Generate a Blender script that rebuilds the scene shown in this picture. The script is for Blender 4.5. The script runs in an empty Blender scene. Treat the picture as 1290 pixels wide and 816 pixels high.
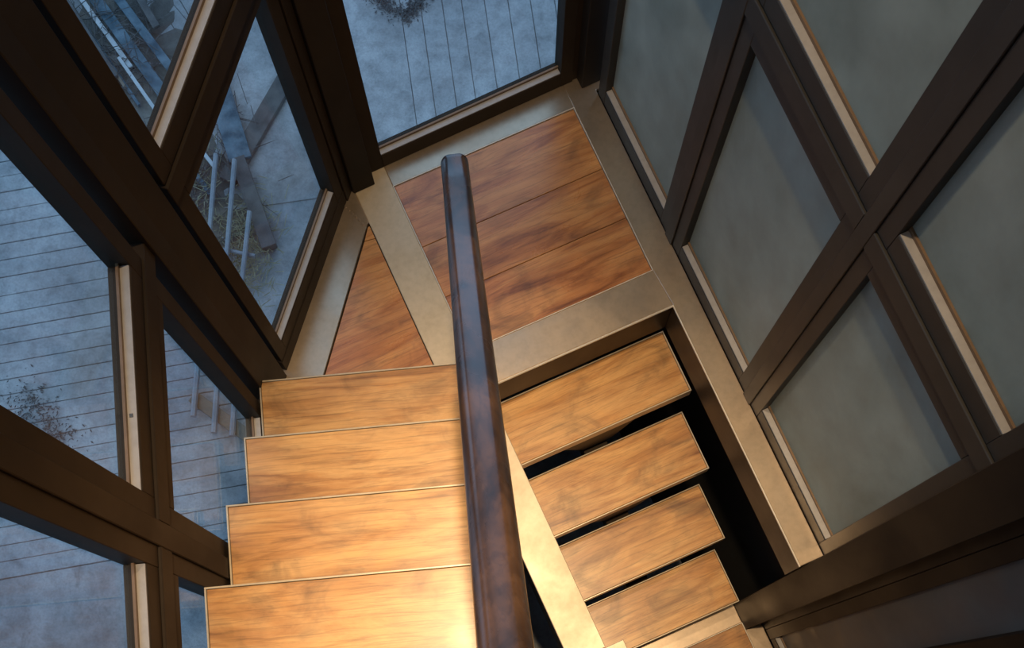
import bpy, bmesh, math, random
from mathutils import Matrix, Vector
random.seed(7)
scene = bpy.context.scene
col = scene.collection

# ------------------------------------------------------------------ camera, world, light, exposure
CAM_H = 2.56
TX, TY = -0.07331797, 0.01077604          # small tilt of the lens axis off the plumb line
FPX, PPY, IW, IH = 960.0, 836.0, 1290.0, 816.0
cx_, sx_, cy_, sy_ = math.cos(TX), math.sin(TX), math.cos(TY), math.sin(TY)
Rm = Matrix(((1,0,0),(0,cx_,-sx_),(0,sx_,cx_))) @ Matrix(((cy_,0,sy_),(0,1,0),(-sy_,0,cy_)))
S = Matrix(((1,0,0),(0,-1,0),(0,0,-1)))
cam_d = bpy.data.cameras.new('camera')
cam = bpy.data.objects.new('camera', cam_d); col.objects.link(cam)
cam.matrix_world = Matrix.Translation((0,0,CAM_H)) @ (S @ Rm.transposed() @ S).to_4x4()
cam_d.sensor_fit = 'HORIZONTAL'; cam_d.sensor_width = 36.0
cam_d.lens = FPX/IW*36.0
cam_d.shift_y = (PPY-IH/2)/IW
cam_d.clip_start = 0.02; cam_d.clip_end = 200
scene.camera = cam

world = bpy.data.worlds.new('dusk_sky'); scene.world = world
world.use_nodes = True
bg = world.node_tree.nodes['Background']
bg.inputs[0].default_value = (0.385, 0.64, 1.0, 1)
bg.inputs[1].default_value = 1.10

LAMPS = [  # x, y, z, watts, cone (deg), blend, lens radius
    (0.05, 0.30, 3.93, 780, 42, 1.0, 0.06),
    (0.05, 1.35, 3.93, 215, 80, 1.0, 0.05),
]
LAMP_COL = (1.0, 0.76, 0.47)

scene.view_settings.view_transform = 'Standard'
scene.view_settings.look = 'None'
scene.view_settings.gamma = 1.0
scene.view_settings.use_curve_mapping = False
scene.view_settings.exposure = 0.0

# ------------------------------------------------------------------ materials
def new_mat(name):
    m = bpy.data.materials.new(name); m.use_nodes = True
    nt = m.node_tree; b = nt.nodes['Principled BSDF']
    return m, nt, b
def N(nt, kind, **kw):
    n = nt.nodes.new(kind)
    for k, v in kw.items(): setattr(n, k, v)
    return n
def coords(nt, scale, rnd=0.0, out='Object'):
    tc = N(nt, 'ShaderNodeTexCoord'); mp = N(nt, 'ShaderNodeMapping')
    nt.links.new(tc.outputs[out], mp.inputs['Vector'])
    mp.inputs['Scale'].default_value = scale
    if rnd:
        oi = N(nt, 'ShaderNodeObjectInfo'); mul = N(nt, 'ShaderNodeMath', operation='MULTIPLY')
        mul.inputs[1].default_value = rnd; nt.links.new(oi.outputs['Random'], mul.inputs[0])
        cb = N(nt, 'ShaderNodeCombineXYZ')
        for i in range(3): nt.links.new(mul.outputs[0], cb.inputs[i])
        nt.links.new(cb.outputs[0], mp.inputs['Location'])
    return mp.outputs[0]
def noise(nt, vec, scale, detail=4, rough=.55, dist=0.0):
    n = N(nt, 'ShaderNodeTexNoise'); nt.links.new(vec, n.inputs['Vector'])
    n.inputs['Scale'].default_value = scale; n.inputs['Detail'].default_value = detail
    n.inputs['Roughness'].default_value = rough; n.inputs['Distortion'].default_value = dist
    return n.outputs['Fac']
def ramp(nt, fac, stops):
    r = N(nt, 'ShaderNodeValToRGB'); nt.links.new(fac, r.inputs[0])
    els = r.color_ramp.elements
    while len(els) < len(stops): els.new(0.5)
    for e, (p, c) in zip(els, stops):
        e.position = p; e.color = (c, c, c, 1) if isinstance(c, (int, float)) else (*c, 1)
    return r.outputs[0]
def mixc(nt, a, b, fac, mode='MIX'):
    m = N(nt, 'ShaderNodeMix', data_type='RGBA', blend_type=mode)
    for s, i in ((a, 6), (b, 7)):
        if isinstance(s, tuple): m.inputs[i].default_value = (*s, 1)
        else: nt.links.new(s, m.inputs[i])
    if isinstance(fac, (int, float)): m.inputs[0].default_value = fac
    else: nt.links.new(fac, m.inputs[0])
    return m.outputs[2]
def bump(nt, b, h, strength=.2, dist=.002):
    bn = N(nt, 'ShaderNodeBump'); bn.inputs['Strength'].default_value = strength; bn.inputs['Distance'].default_value = dist
    nt.links.new(h, bn.inputs['Height']); nt.links.new(bn.outputs[0], b.inputs['Normal'])

def wood_mat(name, dark, mid, light, rough=.34, coat=.35, spec=.5):
    m, nt, b = new_mat(name)
    v = coords(nt, (1.0, 5.5, 5.5), rnd=40)
    g1 = noise(nt, v, 2.0, 8, .60, 1.3)
    base = ramp(nt, g1, [(.28, dark), (.43, mid), (.60, light), (.78, mid)])
    v2 = coords(nt, (2.2, 3.4, 3.4), rnd=17)
    g2 = noise(nt, v2, 2.4, 5, .58, .8)          # cloudy figure
    pat = ramp(nt, g2, [(.30, .42), (.46, .90), (.66, 1.10)])
    c = mixc(nt, base, pat, .8, 'MULTIPLY')
    v3 = coords(nt, (3.0, 75, 75), rnd=23)
    g3 = noise(nt, v3, 2.0, 6, .72, .8)          # fine pores along the board
    st = ramp(nt, g3, [(.36, .50), (.49, 1.0), (1.0, 1.06)])
    c = mixc(nt, c, st, .6, 'MULTIPLY')
    # thin growth lines
    v4 = coords(nt, (.9, 3.2, 3.2), rnd=31)
    w = N(nt, 'ShaderNodeTexWave', wave_type='BANDS', bands_direction='Y'); nt.links.new(v4, w.inputs['Vector'])
    w.inputs['Scale'].default_value = 3.6; w.inputs['Distortion'].default_value = 7; w.inputs['Detail'].default_value = 3; w.inputs['Detail Scale'].default_value = .9
    ln = ramp(nt, w.outputs['Fac'], [(.0, .55), (.08, 1.0), (1.0, 1.0)])
    c = mixc(nt, c, ln, .40, 'MULTIPLY')
    nt.links.new(c, b.inputs['Base Color'])
    nt.links.new(ramp(nt, g2, [(.3, rough+.10), (.7, rough-.03)]), b.inputs['Roughness'])
    b.inputs['Coat Weight'].default_value = coat; b.inputs['Coat Roughness'].default_value = .30
    b.inputs['Specular IOR Level'].default_value = spec
    bump(nt, b, g3, .06, .001)
    return m
M = {}
M['wood'] = wood_mat('varnished_wood', (.21,.076,.019), (.42,.192,.058), (.56,.300,.108))
M['landing_wood'] = wood_mat('landing_wood', (.17,.050,.014), (.40,.150,.045), (.53,.240,.080), .28, .6)
M['rail_wood'] = wood_mat('dark_rail_wood', (.006,.0032,.002), (.020,.0095,.005), (.045,.022,.011), .22, 1.0)

def metal_mat(name, c0, c1, metallic, rough, scale=5, spread=.12, spec=.5):
    m, nt, b = new_mat(name)
    v = coords(nt, (1,1,1), rnd=30)
    n1 = noise(nt, v, scale, 5, .6, .3); n2 = noise(nt, v, scale*9, 3, .6)
    c = ramp(nt, n1, [(.32, c0), (.68, c1)])
    c = mixc(nt, c, ramp(nt, n2, [(.3,.82),(.6,1.0)]), .6, 'MULTIPLY')
    nt.links.new(c, b.inputs['Base Color'])
    b.inputs['Metallic'].default_value = metallic; b.inputs['Specular IOR Level'].default_value = spec
    nt.links.new(ramp(nt, n1, [(.3, rough+spread/2),(.7, rough-spread/2)]), b.inputs['Roughness'])
    return m
M['steel'] = metal_mat('satin_steel', (.54,.405,.285), (.62,.475,.345), .85, .34)
M['steel_low_glare'] = metal_mat('low_glare_steel', (.48,.38,.26), (.55,.44,.315), .35, .52)  # same steel as the borders, colour and finish dulled against lamp glare
M['lip'] = metal_mat('bright_steel_lip', (.68,.59,.47), (.78,.70,.58), .25, .30)
M['dark_steel'] = metal_mat('dark_steel', (.030,.020,.0125), (.042,.029,.019), .25, .42)
M['frame'] = metal_mat('bronze_paint', (.022,.0138,.0082), (.031,.0198,.0120), .0, .55, 4, spec=.18)
M['frame_warm'] = metal_mat('bronze_paint_grey', (.031,.026,.021), (.042,.036,.030), .0, .45, 4, spec=.35)
M['post'] = metal_mat('bronze_post', (.015,.0098,.0062), (.022,.0148,.0093), .0, .55, 4, spec=.2)
M['sill'] = metal_mat('sill_strip', (.34,.305,.28), (.40,.36,.335), .1, .5, 6)
M['bead'] = metal_mat('glazing_bead', (.16,.095,.05), (.22,.13,.07), .1, .4, 9)
M['pipe'] = metal_mat('galvanised_pipe', (.20,.22,.24), (.30,.32,.34), .3, .5, 8)
M['screw'] = metal_mat('screw_head', (.10,.09,.085), (.15,.135,.12), .6, .4, 20)
M['plaster'] = metal_mat('warm_plaster', (.30,.25,.19), (.35,.30,.23), .0, .8, 3)
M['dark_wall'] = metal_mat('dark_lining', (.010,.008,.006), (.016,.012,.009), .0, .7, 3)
M['white'] = metal_mat('lamp_trim', (.7,.68,.63), (.75,.72,.68), .0, .5, 3)

def glass_mat():
    m = bpy.data.materials.new('window_glass'); m.use_nodes = True
    nt = m.node_tree; nt.nodes.clear()
    out = N(nt, 'ShaderNodeOutputMaterial'); mx = N(nt, 'ShaderNodeMixShader')
    tr = N(nt, 'ShaderNodeBsdfTransparent'); gl = N(nt, 'ShaderNodeBsdfGlossy')
    tr.inputs[0].default_value = (.93,.965,.97,1); gl.inputs['Roughness'].default_value = .01
    geo = N(nt, 'ShaderNodeNewGeometry'); dt = N(nt, 'ShaderNodeVectorMath', operation='DOT_PRODUCT')
    nt.links.new(geo.outputs['Incoming'], dt.inputs[0]); nt.links.new(geo.outputs['Normal'], dt.inputs[1])
    ab = N(nt, 'ShaderNodeMath', operation='ABSOLUTE'); nt.links.new(dt.outputs['Value'], ab.inputs[0])
    om = N(nt, 'ShaderNodeMath', operation='SUBTRACT'); om.inputs[0].default_value = 1; nt.links.new(ab.outputs[0], om.inputs[1])
    pw = N(nt, 'ShaderNodeMath', operation='POWER'); pw.inputs[1].default_value = 5; nt.links.new(om.outputs[0], pw.inputs[0])
    ma = N(nt, 'ShaderNodeMath', operation='MULTIPLY_ADD'); ma.inputs[1].default_value = .50; ma.inputs[2].default_value = .02
    nt.links.new(pw.outputs[0], ma.inputs[0])          # Schlick reflectance of clear glass
    nt.links.new(ma.outputs[0], mx.inputs[0]); nt.links.new(tr.outputs[0], mx.inputs[1]); nt.links.new(gl.outputs[0], mx.inputs[2])
    nt.links.new(mx.outputs[0], out.inputs[0])
    return m
M['glass'] = glass_mat()
def obscured_mat(name, a, b_, c_):
    m, nt, b = new_mat(name)
    v = coords(nt, (1,1,1), rnd=25)
    n1 = noise(nt, v, 3.0, 5, .58, .15); n2 = noise(nt, v, 12, 5, .62, .1)
    c = ramp(nt, n1, [(.30, a), (.52, b_), (.72, c_)])
    c = mixc(nt, c, ramp(nt, n2, [(.25,.80),(.6,1.03)]), .55, 'MULTIPLY')
    nt.links.new(c, b.inputs['Base Color'])
    nt.links.new(ramp(nt, n2, [(.3,.50),(.7,.66)]), b.inputs['Roughness'])
    b.inputs['Specular IOR Level'].default_value = .5
    bump(nt, b, n1, .12, .004)
    return m
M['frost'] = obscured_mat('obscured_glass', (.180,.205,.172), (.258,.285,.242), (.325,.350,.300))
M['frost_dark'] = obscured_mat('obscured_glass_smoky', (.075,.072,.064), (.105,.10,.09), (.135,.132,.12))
def concrete_mat(name, a, b_, c_, stain=.5):
    m, nt, b = new_mat(name)
    geo = N(nt, 'ShaderNodeNewGeometry')
    p = geo.outputs['Position']
    n1 = noise(nt, p, 1.7, 6, .6, .5); n2 = noise(nt, p, 11, 6, .7, .2); n3 = noise(nt, p, 3.6, 7, .72, 1.4); n4 = noise(nt, p, 70, 2, .6)
    c = ramp(nt, n1, [(.3, a), (.5, b_), (.7, c_)])
    c = mixc(nt, c, ramp(nt, n2, [(.28,.55),(.52,1.0),(.75,1.25)]), .75, 'MULTIPLY')
    c = mixc(nt, c, ramp(nt, n3, [(.30,.40),(.42,1.0)]), stain, 'MULTIPLY')
    c = mixc(nt, c, ramp(nt, n4, [(.3,.78),(.6,1.05)]), .6, 'MULTIPLY')
    nt.links.new(c, b.inputs['Base Color']); b.inputs['Roughness'].default_value = .85
    bump(nt, b, n2, .5, .01)
    return m
M['concrete'] = concrete_mat('yard_concrete', (.17,.174,.178), (.29,.294,.298), (.43,.43,.43))
M['strip'] = concrete_mat('scored_concrete', (.23,.234,.238), (.325,.33,.335), (.44,.44,.44), .35)
M['dirt'] = concrete_mat('yard_dirt', (.08,.075,.07), (.13,.12,.105), (.22,.20,.17), .6)
M['scrap_dark'] = metal_mat('weathered_dark_timber', (.06,.058,.058), (.13,.12,.115), 0, .8, 9)
M['scrap_brown'] = metal_mat('weathered_brown_timber', (.14,.105,.075), (.22,.17,.125), 0, .8, 9)
M['scrap_blue'] = metal_mat('faded_blue_sheet', (.05,.085,.11), (.17,.23,.27), .0, .85, 9, spec=.2)
M['scrap_pale'] = metal_mat('pale_batten', (.40,.42,.43), (.55,.56,.56), 0, .6, 9)
M['straw'] = metal_mat('dry_straw', (.20,.18,.10), (.42,.38,.24), 0, .8, 9)

def emit_mat(name, c, s):
    m, nt, b = new_mat(name)
    b.inputs['Base Color'].default_value = (*c, 1)
    b.inputs['Emission Color'].default_value = (*c, 1); b.inputs['Emission Strength'].default_value = s
    return m
M['lens'] = emit_mat('lamp_lens', LAMP_COL, 12)

# ------------------------------------------------------------------ builders
AL, AR, AB, AA = 0.08950488, 0.42271278, 0.44085824, -0.31170   # plan angles of the four walls
WM = {}
def rotz(a): return Matrix.Rotation(a, 4, 'Z')
def put(o, world_m, parent=None):
    WM[o.name] = world_m
    if parent:
        o.parent = parent; o.matrix_parent_inverse = Matrix.Identity(4)
        o.matrix_basis = WM[parent.name].inverted() @ world_m
    else: o.matrix_basis = world_m
def tag(o, label=None, cat=None, group=None, kind=None):
    if label: o['label'] = label
    if cat: o['category'] = cat
    if group: o['group'] = group
    if kind: o['kind'] = kind
    return o
def empty(name, x, y, z, ang=0, label=None, cat=None, group=None, kind=None, parent=None):
    o = bpy.data.objects.new(name, None); col.objects.link(o); o.empty_display_size = .05
    put(o, Matrix.Translation((x, y, z)) @ rotz(ang), parent)
    return tag(o, label, cat, group, kind)
def local(a, x, y):          # plan coordinates of a rotated frame -> world
    return (x*math.cos(a)-y*math.sin(a), x*math.sin(a)+y*math.cos(a))
def mesh_obj(name, verts, faces, mat, parent=None, ang=0, bevel=0, smooth=False, seg=1):
    """verts in the plan frame turned by ang; the object's origin goes to the foot of its bounding box"""
    xs, ys, zs = zip(*verts)
    c = ((min(xs)+max(xs))/2, (min(ys)+max(ys))/2, min(zs))
    me = bpy.data.meshes.new(name)
    me.from_pydata([(v[0]-c[0], v[1]-c[1], v[2]-c[2]) for v in verts], [], faces)
    bm = bmesh.new(); bm.from_mesh(me); bmesh.ops.recalc_face_normals(bm, faces=bm.faces); bm.to_mesh(me); bm.free()
    me.materials.append(M[mat])
    if smooth:
        for p in me.polygons: p.use_smooth = True
    o = bpy.data.objects.new(name, me); col.objects.link(o)
    wx, wy = local(ang, c[0], c[1])
    put(o, Matrix.Translation((wx, wy, c[2])) @ rotz(ang), parent)
    if bevel:
        md = o.modifiers.new('edge', 'BEVEL'); md.width = bevel; md.segments = seg; md.limit_method = 'ANGLE'
    return o
BF = [(0,3,2,1),(4,5,6,7),(0,1,5,4),(1,2,6,5),(2,3,7,6),(3,0,4,7)]
def bverts(x0, x1, y0, y1, z0, z1):
    return [(x0,y0,z0),(x1,y0,z0),(x1,y1,z0),(x0,y1,z0),(x0,y0,z1),(x1,y0,z1),(x1,y1,z1),(x0,y1,z1)]
def boxes(name, bs, mat, parent=None, ang=0, bevel=0):
    V, F = [], []
    for b in bs:
        k = len(V); V += bverts(*b); F += [tuple(i+k for i in f) for f in BF]
    return mesh_obj(name, V, F, mat, parent, ang, bevel)
def prism(name, poly, z0, z1, mat, parent=None, ang=0, bevel=0):
    n = len(poly)
    V = [(x,y,z0) for x,y in poly] + [(x,y,z1) for x,y in poly]
    F = [tuple(range(n))[::-1], tuple(range(n,2*n))] + [(i,(i+1)%n,n+(i+1)%n,n+i) for i in range(n)]
    return mesh_obj(name, V, F, mat, parent, ang, bevel)

# ------------------------------------------------------------------ window walls
class Wall:
    def __init__(s, name, ang, axis, off, sign, label):
        s.ang, s.axis, s.off, s.sign = ang, axis, off, sign
        p = local(ang, *((off, 1.0) if axis == 'e' else (.7, off)))
        s.root = empty(name, p[0], p[1], 0, ang, label, 'wall', kind='structure')
    def b(s, s0, s1, m0, m1, z0, z1):       # along, depth towards the room, height
        a, c = s.off+s.sign*m0, s.off+s.sign*m1
        lo, hi = min(a,c), max(a,c)
        return (lo,hi,s0,s1,z0,z1) if s.axis == 'e' else (s0,s1,lo,hi,z0,z1)
    def part(s, name, bs, mat, parent=None, bevel=.0015):
        return boxes(name, [s.b(*q) for q in bs], mat, parent or s.root, s.ang, bevel)
WN = [0]
def window(w, s0, s1, z0, z1, label, frost=None, fmat='frame', st=.048, tr=.038, br=.055, screws=()):
    """a sash: the visible opening is s0..s1 by z0..z1"""
    WN[0] += 1
    p = local(w.ang, *((w.off, (s0+s1)/2) if w.axis == 'e' else ((s0+s1)/2, w.off)))
    r = empty('window_%d' % WN[0], p[0], p[1], z0-br, w.ang, label, 'window', kind='structure')
    w.part('stile', [(s0-st, s0, -.052, 0, z0-br, z1+tr)], fmat, r)
    w.part('stile', [(s1, s1+st, -.052, 0, z0-br, z1+tr)], fmat, r)
    w.part('top_rail', [(s0, s1, -.052, 0, z1, z1+tr)], fmat, r)
    w.part('bottom_rail', [(s0, s1, -.052, -.0005, z0-br, z0-.003)], fmat, r)
    g = -.029
    w.part('pane', [(s0-.008, s1+.008, g-.006, g, z0-.008, z1+.008)], frost or 'glass', r, 0)
    si = w.part('sill_strip', [(s0+.0015, s1-.0015, g+.001, -.0035, z0-.003, z0)], 'sill', r, 0)
    for q in screws:
        w.part('screw', [(q, q+.008, -.019, -.011, z0, z0+.0012)], 'screw', si, 0)
    w.part('glazing_bead', [(s0, s1, g, g+.006, z0+.0005, z0+.008)], 'bead', r, 0)
    return r
def skeleton(w, mulls, transoms, s_lo, s_hi, zlo, zhi, proud=.007, mat='frame', back=-.07):
    for (a, c) in mulls: w.part('mullion', [(a, c, back, proud, zlo, zhi)], mat, bevel=.002)
    for (a, c) in transoms:
        cuts = [s_lo]+[q for m in mulls for q in m if s_lo < q < s_hi]+[s_hi]
        segs = []
        prev = s_lo
        for m in sorted(mulls):
            if m[0] > prev+1e-4 and m[0] <= s_hi+1e-4: segs.append((prev, m[0]))
            prev = max(prev, m[1])
        if prev < s_hi-1e-4: segs.append((prev, s_hi))
        for q in segs: w.part('transom', [(q[0], q[1], back, proud-.0008, a, c)], mat, bevel=.002)
ROWS = lambda z0, dz=0: [(z0, .838+dz), (.988+dz, 1.771+dz), (1.921+dz, 2.704+dz)]
TRANS = lambda dz=0: [(.877+dz, .931+dz), (1.81+dz, 1.864+dz), (2.743+dz, 2.80+dz)]
row_word = ['bottom row', 'second row', 'top row']

# left wall, parallel to the upper flight (frame AL: x = e, y = -d)
WL = Wall('wall_left', AL, 'e', -.752, 1, 'dark bronze framed glass wall beside the upper flight of treads')
skeleton(WL, [(.446,.504),(-.200,-.142),(-.846,-.788)], TRANS(), -1.5, 1.150, -2.0, 2.80)
for k, (a, c) in enumerate([(.553,1.054),(-.093,.398),(-.739,-.248)]):
    for j, (z0, z1) in enumerate(ROWS(.155)):
        window(WL, a, c, z0, z1, 'clear window of the wall beside the upper flight, %s, %s' % (row_word[j], ['next to the angled corner post', 'second from the angled corner post', 'third from the angled corner post'][k]), screws=((.714,) if (k==0 and j==1) else ()))
WL.part('bottom_rail', [(-1.5,1.150,-.07,-.001,-.02,.098)], 'frame')
# angled wall behind the triangle of the landing
WA = Wall('wall_angled', AA, 'e', -1.1452, 1, 'short angled glass wall between the two flights at the landing')
skeleton(WA, [(1.553,1.62)], TRANS(-.022), .905, 1.553, -2.0, 2.80)
for j, (z0, z1) in enumerate(ROWS(.108, -.022)):
    window(WA, .958, 1.503 if j == 0 else 1.49, z0, z1, 'narrow clear window of the angled wall, %s, beside the thick post' % row_word[j])
WA.part('bottom_rail', [(.905,1.553,-.07,.002,-.02,.052)], 'frame')
# back wall
WB = Wall('wall_back', AB, 'u', 1.972, -1, 'wide glass wall behind the square wooden landing')
skeleton(WB, [(.345,.350)], TRANS(-.03), .35, 1.20, -2.0, 2.80)
for j, (z0, z1) in enumerate(ROWS(.055, -.03)):
    window(WB, .398, 1.09, z0, z1, 'wide clear window behind the square landing, %s' % row_word[j])
WB.part('frame_filler', [(1.138,1.19,-.06,-.004,0,2.80)], 'frame')
# right wall with obscured glass
WR = Wall('wall_right', AR, 'e', 1.167, -1, 'dark framed wall of grey-green obscured glass beside the lower flight')
skeleton(WR, [(.662,.708),(1.295,1.342)], TRANS(), .08, 1.93, 0, 2.80, mat='frame_warm')
posn = ['next to the end post', 'between the two mullions', 'next to the far corner post']
for k, (a, c) in enumerate([(.128,.614),(.757,1.246),(1.392,1.866)]):
    for j, (z0, z1) in enumerate(ROWS(.056)):
        window(WR, a, c, z0, z1, 'grey-green obscured glass pane, %s, %s' % (row_word[j], posn[k]), 'frost', 'frame_warm')
# lower part of the right wall, past the end post: reaches down to the lower floor
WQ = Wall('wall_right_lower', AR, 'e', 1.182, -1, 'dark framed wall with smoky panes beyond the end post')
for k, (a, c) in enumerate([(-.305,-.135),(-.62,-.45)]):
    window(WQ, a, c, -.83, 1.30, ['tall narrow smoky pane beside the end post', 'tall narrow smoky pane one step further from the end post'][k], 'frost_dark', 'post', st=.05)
WQ.part('mullion', [(-.40,-.355,-.07,.012,-.9,2.8)], 'post')
WQ.part('frame_filler', [(-.0845,-.048,-.06,-.002,-.9,1.345)], 'post')
WQ.part('upper_panel', [(-1.8,-.05,-.06,-.004,1.345,2.8)], 'post')
WQ.part('end_panel', [(-1.8,-.67,-.06,-.004,-.9,1.345)], 'post')

# posts
def post(name, poly, z0, z1, ang, label, parent_wall):
    o = prism(name, poly, z0, z1, 'post', None, ang, .002)
    return tag(o, label, 'post', kind='structure')
post('trim_1', [(-.736,1.140),(-.725,1.190),(-.700,1.262),(-.79,1.30),(-.84,1.22),(-.83,1.140)], -2.0, 2.8, AL, 'thick bronze corner post between the upper flight wall and the angled wall', WL)
post('trim_2', [(.263,1.927),(.343,1.927),(.343,2.05),(.275,2.05),(.236,1.985)], 0, 2.8, AB, 'thick bronze post standing on the landing beside the wide window', WB)
post('trim_3', [(1.157,1.932),(1.25,1.932),(1.25,2.10),(1.157,2.10)], 0, 2.8, AB, 'bronze corner post where the wide window meets the obscured glass', WB)
post('trim_4', [(1.103,-.047),(1.103,.081),(1.25,.081),(1.25,-.047)], -.9, 2.8, AR, 'dark bronze end post running from the lower floor past the obscured panes', WR)

# ------------------------------------------------------------------ enclosure (lining below and plaster above, seen only in reflections)
def struct(name, bs, mat, label, cat='wall', ang=0):
    return tag(boxes(name, bs, mat, None, ang), label, cat, kind='structure')
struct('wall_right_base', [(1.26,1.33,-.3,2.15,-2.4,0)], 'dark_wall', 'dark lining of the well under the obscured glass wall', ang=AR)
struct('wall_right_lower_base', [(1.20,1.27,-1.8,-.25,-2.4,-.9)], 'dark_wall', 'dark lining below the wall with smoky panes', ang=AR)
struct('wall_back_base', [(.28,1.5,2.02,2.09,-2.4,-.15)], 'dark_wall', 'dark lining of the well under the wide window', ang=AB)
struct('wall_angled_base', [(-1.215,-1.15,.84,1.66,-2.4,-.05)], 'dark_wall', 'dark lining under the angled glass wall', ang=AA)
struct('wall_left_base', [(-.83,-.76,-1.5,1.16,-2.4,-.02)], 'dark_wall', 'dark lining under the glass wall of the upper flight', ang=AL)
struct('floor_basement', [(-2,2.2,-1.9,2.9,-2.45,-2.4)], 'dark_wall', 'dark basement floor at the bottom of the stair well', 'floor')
for nm, bs, ang, lb in (('wall_left_upper', [(-.83,-.76,-1.5,1.25,2.8,4.1)], AL, 'plaster above the glass wall of the upper flight'),
        ('wall_angled_upper', [(-1.22,-1.15,.85,1.75,2.8,4.1)], AA, 'plaster above the angled glass wall'),
        ('wall_back_upper', [(.1,1.3,1.98,2.05,2.8,4.1)], AB, 'plaster above the wide back window'),
        ('wall_right_upper', [(1.17,1.25,-1.8,2.05,2.8,4.1)], AR, 'plaster above the obscured glass wall'),
        ('wall_near', [(-1.2,2.0,-1.58,-1.5,-2.4,4.1)], 0, 'plaster wall at the head of the stairs')):
    struct(nm, bs, 'plaster', lb, ang=ang)
struct('ceiling', [(-1.6,2.2,-1.58,2.7,4.0,4.08)], 'plaster', 'plain plaster ceiling above the stair well', 'ceiling')

# ------------------------------------------------------------------ landing
LAND = empty('stair_landing', *local(AR, .7, 1.55), 0, AR, 'square wooden landing set in wide satin steel borders', 'landing')
Z0 = -.150
CH = .0025
def strip(poly, name='steel_border', z0=-.02, par=None, bevel=.002): return prism(name, poly, z0, 0, 'steel', par or LAND, AR, bevel)
E0, E1, E2, E3 = .232, .363, 1.067, 1.166
U0, U1, U2 = 1.095, 1.237, 1.901
strip([(E1,U0),(E3-.089,U0),(E2+.0005,U1),(E1,U1)])                       # front border
strip([(E1,U2),(E2,U2),(E2,2.04),(E1,2.02)])                          # back border
boxes('apron', [(E1,E3-.089,U0-.001,U0+.006,Z0,-.003)], 'dark_steel', LAND, AR, .001)
boxes('front_lip', [(E1,E3-.089,U0-.006,U0,-.008,.0015)], 'lip', LAND, AR, .0025)
# left strip between the triangle and the square, running on as the beam along the well
# (built as its own thing: the long beam)
BEAM = empty('well_beam', *local(AR, (E0+E1)/2, .6), 0, AR, 'long bright steel beam between the two flights of stairs', 'beam')
boxes('top_plate', [(E0,E1-.0002,.105,2.02,-.012,0)], 'steel_low_glare', BEAM, AR, .002)
boxes('side_plate', [(E1-.010,E1-.003,.105,U0-.005,Z0,-.012)], 'dark_steel', BEAM, AR)
boxes('side_plate', [(E0,E0+.007,.105,1.1,Z0,-.012)], 'dark_steel', BEAM, AR)
boxes('end_plate', [(E1-.002,.428,.030,.104,-.012,.001)], 'steel_low_glare', BEAM, AR, .002)
RB = empty('edge_beam', *local(AR, 1.12, .6), 0, AR, 'steel edge beam along the foot of the obscured glass wall', 'beam')
prism('top_plate', [(E3-.088,.083),(E3,.083),(E3,1.93),(E3+.08,1.93),(E3+.08,2.06),(E2,2.04),(E2,U1),(E3-.088,U0)], -.012, 0, 'steel', RB, AR, .002)
boxes('side_plate', [(E3-.088,E3-.080,.083,U0,Z0,-.012)], 'dark_steel', RB, AR)
boxes('edge_lip', [(E3-.0915,E3-.088,.083,U0,-.005,.001)], 'lip', RB, AR)
# angled border between the angled wall and the triangle
ap, tl, tr_ = (-.537,1.746), (-.681,1.201), (-.312,1.245)
def toR(p): return (p[0]*math.cos(AR)+p[1]*math.sin(AR), -p[0]*math.sin(AR)+p[1]*math.cos(AR))
dl = ((tl[0]-ap[0])/.5637, (tl[1]-ap[1])/.5637)
tl2 = (tl[0]+dl[0]*.35, tl[1]+dl[1]*.35)
a1 = (-.615,1.868); a2 = (-.935,.875)
strip([toR(ap), toR(tl2), toR(a2), toR((-.655,1.86)), (E0-.03, 1.995), (E0, 2.02), (E0, toR(ap)[1])])
boxes('corner_patch', [(E0-.02,E1,1.90,2.02,-.03,-.0125)], 'steel', LAND, AR)
boxes('weld_bead', [(.176+.006*i,.184+.006*i,1.897-.017*i,1.907-.017*i,-.001,.0022) for i in range(6)], 'steel', LAND, AR, .001)
# boards: recessed a little in the steel, each with its own edge
SEAM = [U1, 1.452, 1.652, U2]
for i in range(3):
    boxes('board', [(E1+.004,E2-.004,SEAM[i]+(.004 if i==0 else .0008),SEAM[i+1]-(.004 if i==2 else .0008),-.024,-.0018)], 'landing_wood', LAND, AR, .0012)
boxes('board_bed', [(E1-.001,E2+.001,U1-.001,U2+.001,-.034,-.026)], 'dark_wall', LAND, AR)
def ring(name, x0, x1, y0, y1, w, z0, z1, mat, par, ang):
    return boxes(name, [(x0,x1,y0,y0+w,z0,z1),(x0,x1,y1-w,y1,z0,z1),(x0,x0+w,y0+w,y1-w,z0,z1),(x1-w,x1,y0+w,y1-w,z0,z1)], mat, par, ang)
ring('board_edging', E1, E2, U1, U2, .0025, -.02, .0014, 'lip', LAND, AR)
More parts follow.
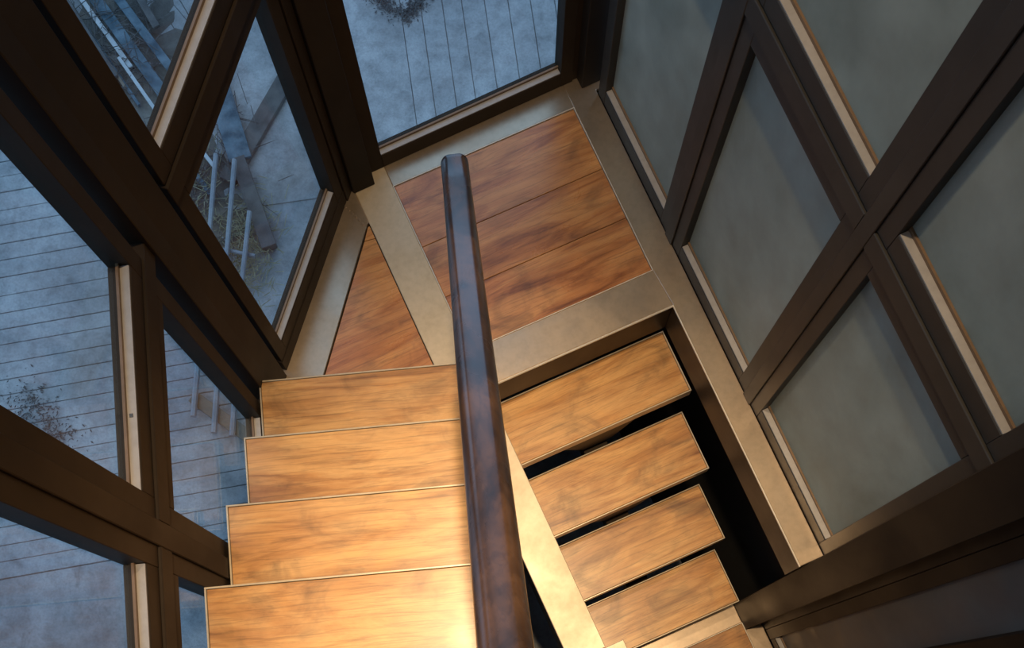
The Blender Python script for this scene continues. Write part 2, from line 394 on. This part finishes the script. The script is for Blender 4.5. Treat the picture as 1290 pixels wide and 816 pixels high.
# triangle
apR, tlR, trR = toR(ap), toR(tl2), (E0, .80)
def lerp(a, b, t): return (a[0]+(b[0]-a[0])*t, a[1]+(b[1]-a[1])*t)
tA = (E0-.003, apR[1]-.012)
lf = lambda t: lerp((apR[0]-.001,apR[1]-.012), (tlR[0]+.004,tlR[1]), t)
rt = lambda y: (E0-.003, y)
prism('tip_board', [tA, (apR[0]-.004,apR[1]-.012), lf(.062), rt(lf(.062)[1]-.005)], -.02, -.0018, 'landing_wood', LAND, AR, .001)
prism('triangle_board', [rt(lf(.064)[1]-.006), lf(.064), lf(1.0), rt(.80)], -.02, -.0018, 'landing_wood', LAND, AR, .001)
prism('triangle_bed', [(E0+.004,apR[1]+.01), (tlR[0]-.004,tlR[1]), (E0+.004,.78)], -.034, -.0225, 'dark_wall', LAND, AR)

# ------------------------------------------------------------------ flights
RISE, GO = .18, .2573
def make_flight(name, label, ang, specs, nose):
    x0, x1, y0, y1, z = specs[0]
    root = empty(name, *local(ang, (x0+x1)/2, (y0+y1)/2), z-.2, ang, label, 'stairs')
    for (x0, x1, y0, y1, z) in specs:
        w = .0048
        tray = boxes('tread', [(x0,x1,y0,y0+w,z-.04,z),(x0,x1,y1-w,y1,z-.04,z),(x0,x0+w,y0+w,y1-w,z-.04,z),(x1-w,x1,y0+w,y1-w,z-.04,z),(x0+w,x1-w,y0+w,y1-w,z-.032,z-.026)], 'tray', root, ang, .0008)
        boxes('board', [(x0+w+.0015,x1-w-.0015,y0+w+.0015,y1-w-.0015,z-.0255,z-.0008)], 'wood', tray, ang, .0012)
        yn = y0+.012 if nose < 0 else y1-.020
        xm = (x0+x1)/2
        # tapered bracket plate that carries the tread on the one below
        V = [(xm-.18,yn,z-.0405),(xm+.18,yn,z-.0405),(xm+.06,yn,z-.176),(xm-.06,yn,z-.176)]
        V += [(a,b+.008,c) for a,b,c in V]
        mesh_obj('bracket', V, BF_PRISM, 'dark_steel', tray, ang)
    return root
BF_PRISM = [(0,1,2,3),(7,6,5,4),(0,4,5,1),(1,5,6,2),(2,6,7,3),(3,7,4,0)]
M['tray'] = metal_mat('tread_edge_steel', (.44,.345,.235), (.60,.49,.355), .3, .33, 8)
up = [(-.743, 0.0, 1.1635-GO*k-.272, 1.1635-GO*k, RISE*(k+1)) for k in range(6)]
UPF = make_flight('stair_flight', 'upper flight of broad wooden treads descending from the viewer to the landing', AL, up, 1)
lo = [(.36, 1.0765, .847-.2563*k, .847-.2563*k+.2505, -RISE*(k+1)) for k in range(4)]
LOF = make_flight('stair_flight', 'lower flight of four wooden treads in the dark well below the landing', AR, lo, -1)
# bracket below the landing apron
V = [(.54,1.102,Z0),(.90,1.102,Z0),(.76,1.102,-.178),(.67,1.102,-.178)]; V += [(a,b+.008,c) for a,b,c in V]
mesh_obj('bracket', V, BF_PRISM, 'dark_steel', LAND, AR)
# sloping spine beams under the flights
def spine(par, ang, xm, ya, za, yb, zb, w=.05, h=.08):
    V = [(xm-w,ya,za-h),(xm+w,ya,za-h),(xm+w,yb,zb-h),(xm-w,yb,zb-h),(xm-w,ya,za),(xm+w,ya,za),(xm+w,yb,zb),(xm-w,yb,zb)]
    mesh_obj('spine_beam', V, BF, 'dark_steel', par, ang)
sl = RISE/GO
spine(UPF, AL, -.37, 1.15, .0, -.15, 1.30*sl)
spine(LOF, AR, .718, 1.08, -.25, .06, -.25-1.02*RISE/.2563)

# lower floor
LF = empty('lower_landing', *local(AR, .9, -.3), -.9, AR, 'lower landing with steel border and dark wooden boards at the foot', 'landing')
boxes('steel_border', [(.2,1.103,-.010,.085,-.95,-.90)], 'steel', LF, AR, .002)
boxes('steel_border', [(1.104,1.182,-1.5,-.048,-.95,-.90)], 'steel', LF, AR, .002)
for i in range(5):
    boxes('board', [(.2,1.1,-.014-.2*(i+1)+.001,-.014-.2*i-.001,-.93,-.902)], 'wood', LF, AR, .0012)
boxes('board_edging', [(.2,1.1035,-.0135,-.0105,-.93,-.8985),(1.1005,1.1035,-1.0,-.0135,-.93,-.8985)], 'lip', LF, AR)
# upper floor behind the viewer
UF = empty('upper_floor', *local(AL, -.3, -.9), 1.26, AL, 'upper floor of wooden boards at the head of the stairs', 'landing')
for i in range(5):
    boxes('board', [(-.743,1.0,-.38-.2*(i+1)+.001,-.38-.2*i-.001,1.22,1.26)], 'wood', UF, AL, .0012)

# ------------------------------------------------------------------ handrail
RA = AL+.0218
rx, ry = local(AL, -.0064, 0)
def rail_pt(d): return (rx+math.sin(RA)*d, ry-math.cos(RA)*d, 1.8745+.6996*d)
HR = empty('handrail', *rail_pt(-1.0)[:2], .18, 0, 'polished dark wooden handrail with a rounded end running over the stairs', 'handrail')
def rail_mesh():
    W2, H2, rc = .0275, .024, .0155
    prof = []
    for cx, cz, a0 in ((W2-rc,H2-rc,0),(-W2+rc,H2-rc,90),(-W2+rc,-H2+rc,180),(W2-rc,-H2+rc,270)):
        for i in range(7):
            a = math.radians(a0+15*i); prof.append((cx+rc*math.cos(a), cz+rc*math.sin(a)))
    # gently crowned top
    prof = [(x, z+(.004*(1-(x/W2)**2) if z > 0 else 0)) for x, z in prof]
    ex = Vector((math.cos(RA), math.sin(RA), 0))
    path = []
    p0 = Vector(rail_pt(-1.02)); ax = Vector((math.sin(RA), -math.cos(RA), 0))
    for d in (.62,.3,0,-.3,-.6,-.8,-.93,-.99): path.append((Vector(rail_pt(d)), 1.0))
    # eased end: turns level over the last stretch, then rounds off
    hs = [0,.012,.024,.036,.048,.060,.072,.081,.088,.093,.0955]
    z = p0.z; slope = .6996
    pos = p0.copy(); path.append((pos.copy(),1.0))
    for i in range(1, len(hs)):
        dh = hs[i]-hs[i-1]; s_ = .6996*max(0.15, 1-hs[i]/.10*0.85)
        pos = pos - ax*dh - Vector((0,0,dh*s_))
        end = max(0.0, hs[i]-.076)/.0195
        path.append((pos.copy(), math.sqrt(max(.02, 1-end**2.2))))
    V, F = [], []
    n = len(prof)
    for i, (p, sc) in enumerate(path):
        a = path[max(i-1,0)][0]; b = path[min(i+1,len(path)-1)][0]
        t = (b-a).normalized(); up_ = ex.cross(t); 
        if up_.z < 0: up_ = -up_
        sw = .55+.45*sc
        for x, zz in prof: V.append(tuple(p+ex*x*sw+up_*(zz*sc)-up_*0))
    for i in range(len(path)-1):
        for k in range(n): F.append((i*n+k, i*n+(k+1)%n, (i+1)*n+(k+1)%n, (i+1)*n+k))
    F.append(tuple(range(n))); F.append(tuple((len(path)-1)*n+k for k in range(n))[::-1])
    return V, F
V, F = rail_mesh()
ra = math.pi/2+RA     # object x-axis along the rail, so that the grain follows it
def unrot(v, a): return (v[0]*math.cos(a)+v[1]*math.sin(a), -v[0]*math.sin(a)+v[1]*math.cos(a), v[2])
RAILO = mesh_obj('rail', [unrot(v, ra) for v in V], F, 'rail_wood', HR, ra, smooth=True)
# slim steel balusters under the rail, one on each tread
def to_frame(p, a): return (p[0]*math.cos(a)+p[1]*math.sin(a), -p[0]*math.sin(a)+p[1]*math.cos(a))
for k in range(6):
    d = -1.00+GO*k
    p = rail_pt(d); q = to_frame(p, AL)
    boxes('baluster', [(q[0]-.008,q[0]+.008,q[1]-.008,q[1]+.008,RISE*(k+1)-.001,p[2]-.015)], 'dark_steel', HR, AL)

# ------------------------------------------------------------------ lamps
lab = ['round ceiling downlight above the handrail', 'round ceiling downlight above the landing']
for (x, y, z, w, cone, bl, rad), lb in zip(LAMPS, lab):
    r = empty('ceiling_downlight', x, y, 3.94, 0, lb, 'lamp', 'ceiling downlights')
    nseg = 24
    V, F = [], []
    for rr, zz in ((.085,4.0),(.085,3.985),(.062,3.985),(.062,4.0)):
        V += [(x+rr*math.cos(2*math.pi*i/nseg), y+rr*math.sin(2*math.pi*i/nseg), zz) for i in range(nseg)]
    for k in range(4):
        for i in range(nseg): F.append((k*nseg+i, k*nseg+(i+1)%nseg, ((k+1)%4)*nseg+(i+1)%nseg, ((k+1)%4)*nseg+i))
    mesh_obj('trim_ring', V, F, 'white', r)
    prism('lens', [(x+.06*math.cos(2*math.pi*i/nseg), y+.06*math.sin(2*math.pi*i/nseg)) for i in range(nseg)], 3.99, 3.998, 'lens', r)
    ld = bpy.data.lights.new('downlight_bulb', 'SPOT'); ld.energy = w; ld.color = LAMP_COL
    ld.spot_size = math.radians(cone); ld.spot_blend = bl; ld.shadow_soft_size = rad
    lo_ = bpy.data.objects.new('bulb', ld); col.objects.link(lo_); put(lo_, Matrix.Translation((x, y, z)), r)

# ------------------------------------------------------------------ yard outside, below the windows
ZG = -1.9
YARD = struct('ground', [(-9,9,-6,11,ZG-.3,ZG-.035)], 'concrete', 'grey concrete yard below the windows', 'ground')
GA = math.radians(10.0)
def strips(label, ang, x0, x1, ys, mat='strip', gap=.0045):
    r = empty('scored_paving', *local(ang, (x0+x1)/2, (ys[0]+ys[-1])/2), ZG-.035, ang, label, 'paving', kind='structure')
    boxes('paving_bed', [(x0,x1,ys[0],ys[-1],ZG-.0345,ZG-.011)], mat, r, ang)
    for a, b in zip(ys[:-1], ys[1:]):
        dz = random.uniform(-.002,.002)
        boxes('paving_strip', [(x0,x1,a+gap/2,b-gap/2,ZG-.0105,ZG+dz)], mat, r, ang, .002)
def spaced(a, b, st, jit=.12):
    out = [a]
    while out[-1] < b: out.append(out[-1]+st*random.uniform(1-jit,1+jit))
    return out
strips('scored concrete paving beyond the wall of the upper flight', GA, -4.6, -1.20, spaced(1.36, 4.1, .107))
boxes('rough_slab', [(-4.6,-1.2,-1.5,1.355,ZG-.034,ZG)], 'concrete', YARD, GA)
strips('scored concrete paving beyond the wide back window', math.radians(-82.0), -6.2, -3.35, spaced(-.12, 1.6, .137))
boxes('rough_slab', [(-6.2,-3.35,-1.35,-.122,ZG-.034,ZG)], 'concrete', YARD, math.radians(-82))
strips('scored concrete paving beside the scrap pile', math.radians(-60), -6.0, -4.58, spaced(-.42, .75, .125))
def rod(name, a, b, rad, z, mat, label, cat, n=8, par=None, group=None):
    ax, ay = a; bx, by = b
    ang = math.atan2(by-ay, bx-ax); L = math.hypot(bx-ax, by-ay)
    x0, y0 = to_frame(a, ang)
    V = [(x0+t*L, y0+rad*math.cos(2*math.pi*i/n), z+rad+rad*math.sin(2*math.pi*i/n)) for t in (0,1) for i in range(n)]
    F = [tuple(range(n)), tuple(range(n,2*n))[::-1]] + [(i,(i+1)%n,n+(i+1)%n,n+i) for i in range(n)]
    o = mesh_obj(name, V, F, mat, par, ang, smooth=False)
    return tag(o, label, cat, group) if label else o
def plank(name, a, b, w, h, z, mat, label, cat, par=None, group=None):
    ang = math.atan2(b[1]-a[1], b[0]-a[0]); L = math.hypot(b[0]-a[0], b[1]-a[1])
    x0, y0 = to_frame(a, ang)
    o = boxes(name, [(x0,x0+L,y0-w/2,y0+w/2,z,z+h)], mat, par, ang, .002)
    return tag(o, label, cat, group) if label else o
def patch(name, cxy, rx_, ry_, z0, z1, mat, label, cat, n=64, seed=1, ang=0):
    rnd = random.Random(seed)
    ph = [(k, rnd.uniform(0,6.3), .22/k**.8) for k in (2,3,5,8,13,21)]
    rad = lambda a: 1+sum(w*math.sin(k*a+p) for k, p, w in ph)
    ring_ = [(cxy[0]+rx_*rad(2*math.pi*i/n)*math.cos(2*math.pi*i/n), cxy[1]+ry_*rad(2*math.pi*i/n)*math.sin(2*math.pi*i/n)) for i in range(n)]
    V = [(x,y,z0) for x,y in ring_]+[(cxy[0]+(x-cxy[0])*.8, cxy[1]+(y-cxy[1])*.8, z0+(z1-z0)*rnd.uniform(.6,1)) for x,y in ring_]+[(cxy[0],cxy[1],z1)]
    F = [tuple(range(n))[::-1]]+[(i,(i+1)%n,n+(i+1)%n,n+i) for i in range(n)]+[(n+i,n+(i+1)%n,2*n) for i in range(n)]
    return tag(mesh_obj(name, V, F, mat), label, cat, kind='stuff')
# bare yard under the angled window
boxes('rough_slab', [(-1.19,-.62,1.95,4.3,ZG-.034,ZG-.006)], 'concrete', YARD, GA)
patch('dirt_patch', (-2.06,3.15), .40, .62, ZG-.034, ZG+.012, 'dirt', 'dark strip of dirt and litter under the angled window', 'dirt', seed=3)
patch('dirt_patch', (-2.55,4.10), .62, .75, ZG-.034, ZG+.012, 'dirt', 'dark dirt under the pile of sheets and battens', 'dirt', seed=5)
# pile of long sheets and battens
pile = [((-2.74,4.62),(-2.20,3.86),.075,'scrap_blue','broad faded blue sheet on top of the scrap pile'),
        ((-2.60,4.62),(-2.13,3.98),.055,'scrap_blue','second faded blue sheet lying in the scrap pile'),
        ((-2.92,4.60),(-2.50,3.95),.05,'scrap_dark','dark weathered board in the scrap pile'),
        ((-2.83,4.62),(-2.42,4.05),.03,'scrap_pale','pale batten at the outer side of the scrap pile'),
        ((-2.49,4.10),(-2.24,3.74),.022,'scrap_pale','short pale batten lying across the dirt'),
        ((-2.47,4.66),(-2.25,4.28),.045,'scrap_dark','short dark board beside the blue sheets'),
        ((-2.70,4.30),(-2.36,3.80),.020,'scrap_blue','thin blue strip lying on the dirt'),
        ((-2.78,4.40),(-2.44,3.90),.018,'scrap_brown','thin brown strip lying on the dirt'),
        ((-2.06,3.62),(-1.86,3.36),.022,'scrap_pale','short pale strip beside the pipe rack'),
        ((-2.12,3.52),(-1.90,3.22),.030,'scrap_blue','short blue strip beside the pipe rack'),
        ((-3.02,4.50),(-2.62,3.92),.06,'scrap_blue','narrow blue sheet at the edge of the scrap pile')]
for i, (a, b, w, m, lb) in enumerate(pile):
    plank('scrap_board', a, b, w, .018, ZG+.013+.019*(i % 3), m, lb, 'board', group='boards in the scrap pile')
# two timbers meeting in a V
plank('timber_beam', (-1.42,4.02), (-1.80,3.30), .11, .025, ZG+.012, 'scrap_dark', 'dark rough timber lying diagonally under the angled window', 'timber')
plank('timber_beam', (-1.90,4.02), (-1.71,3.42), .14, .018, ZG+.038, 'scrap_blue', 'wide bluish flaking board crossing the dark timber', 'timber')
plank('timber_beam', (-1.73,3.43), (-1.52,2.86), .09, .05, ZG+.012, 'scrap_dark', 'short dark timber lying under the pipe rack', 'timber')
# pipe rack lying on the ground: three pipes and a cross bar
PR = empty('pipe_rack', -1.72, 3.0, ZG+.06, 0, 'rack of three grey pipes with a cross bar lying in the yard', 'rack')
for a, b in (((-1.842,3.414),(-1.875,2.72)),((-1.727,3.38),(-1.765,2.66)),((-1.628,3.05),(-1.672,2.50))):
    rod('pipe', a, b, .015, ZG+.085, 'pipe', None, None, par=PR)
rod('cross_bar', (-1.93,2.862), (-1.595,2.79), .011, ZG+.062, 'pipe', None, None, par=PR)
# trestle seen through the lowest window of the left wall
TR = empty('trestle', -1.8, 1.9, ZG, 0, 'trestle of two grey pipes on a brown timber bar lying outside', 'trestle')
rod('pipe', (-1.915,2.33), (-1.945,1.80), .018, ZG+.046, 'pipe', None, None, par=TR)
rod('pipe', (-1.800,2.20), (-1.818,1.70), .018, ZG+.046, 'pipe', None, None, par=TR)
rod('pipe', (-1.69,2.10), (-1.71,1.68), .018, ZG+.046, 'pipe', None, None, par=TR)
plank('timber_bar', (-1.965,1.935), (-1.50,1.60), .075, .045, ZG+.001, 'scrap_brown', None, None, par=TR)
# straw
def straw(center, rx_, ry_, n, seed, label, mat='straw', name='dry_straw', lmax=.10, cat='straw'):
    rnd = random.Random(seed); V, F = [], []
    for _ in range(n):
        x = center[0]+rnd.gauss(0,rx_); y = center[1]+rnd.gauss(0,ry_); a = rnd.uniform(0,math.pi); L = rnd.uniform(.03,lmax)
        z = ZG+.015+rnd.uniform(0,.035); w = .0022
        dx, dy = math.cos(a)*L/2, math.sin(a)*L/2; px, py = -math.sin(a)*w, math.cos(a)*w; k = len(V); dz = rnd.uniform(-.01,.01)
        V += [(x-dx+px,y-dy+py,z-dz),(x-dx-px,y-dy-py,z-dz),(x+dx-px,y+dy-py,z+dz),(x+dx+px,y+dy+py,z+dz),(x,y,z+.004)]
        F += [(k,k+1,k+4),(k+1,k+2,k+4),(k+2,k+3,k+4),(k+3,k,k+4),(k+3,k+2,k+1,k)]
    tag(mesh_obj(name, V, F, mat), label, cat, kind='stuff')
straw((-1.66,2.86), .10, .20, 420, 11, 'loose dry straw scattered around the pipe rack')
straw((-2.02,3.10), .13, .24, 220, 12, 'thin litter of straw on the dirt strip')
straw((-2.0,3.3), .16, .30, 260, 13, 'dark splinters of wood on the dirt strip', 'scrap_dark', 'wood_splinters', .28, 'splinters')
straw((-2.6,4.15), .20, .25, 300, 14, 'dark splinters of wood around the scrap pile', 'scrap_dark', 'wood_splinters', .30, 'splinters')
M['litter'] = metal_mat('dark_leaf_litter', (.06,.062,.065), (.12,.12,.12), 0, .9, 9)
def litter(pts, n, sp, seed, label):
    rnd = random.Random(seed); V, F = [], []
    for _ in range(n):
        i = rnd.randrange(len(pts)-1); t = rnd.random()
        x = pts[i][0]+(pts[i+1][0]-pts[i][0])*t+rnd.gauss(0,sp); y = pts[i][1]+(pts[i+1][1]-pts[i][1])*t+rnd.gauss(0,sp)
        a = rnd.uniform(0,6.3); L = rnd.uniform(.004,.016); w = L*.35; z = ZG+.003+rnd.uniform(0,.012); k = len(V)
        c, q = math.cos(a), math.sin(a)
        V += [(x-c*L,y-q*L,z),(x+q*w,y-c*w,z+.002),(x+c*L,y+q*L,z+.001),(x-q*w,y+c*w,z+.003),(x,y,z+.006)]
        F += [(k,k+1,k+4),(k+1,k+2,k+4),(k+2,k+3,k+4),(k+3,k,k+4),(k+3,k+2,k+1,k)]
    tag(mesh_obj('leaf_litter', V, F, 'litter'), label, 'litter', kind='stuff')
litter([(-.98,4.60),(-.86,4.48),(-.70,4.39),(-.62,4.50),(-.56,4.62)], 900, .03, 21, 'dark leaf litter in a drift outside the wide back window')
litter([(-3.02,1.98),(-2.90,1.80),(-2.74,1.66)], 500, .07, 22, 'dark leaf litter on the paving beside the upper flight wall')
# coil of pale wire
V, F = [], []
for t in range(40):
    a = 2*math.pi*t/20
    for i in range(6):
        q = 2*math.pi*i/6; rr = .10+.008*(t//20)+.004*math.cos(q)
        V.append((-1.985+rr*math.cos(a), 2.345+rr*math.sin(a)*1.1, ZG+.010+.009*(t//20)+.004*math.sin(q)))
for t in range(39):
    for i in range(6): F.append((t*6+i, t*6+(i+1)%6, (t+1)*6+(i+1)%6, (t+1)*6+i))
tag(mesh_obj('wire_coil', V, F, 'scrap_pale', smooth=True), 'small coil of pale wire lying on the paving', 'wire')
bpy.context.view_layer.update()
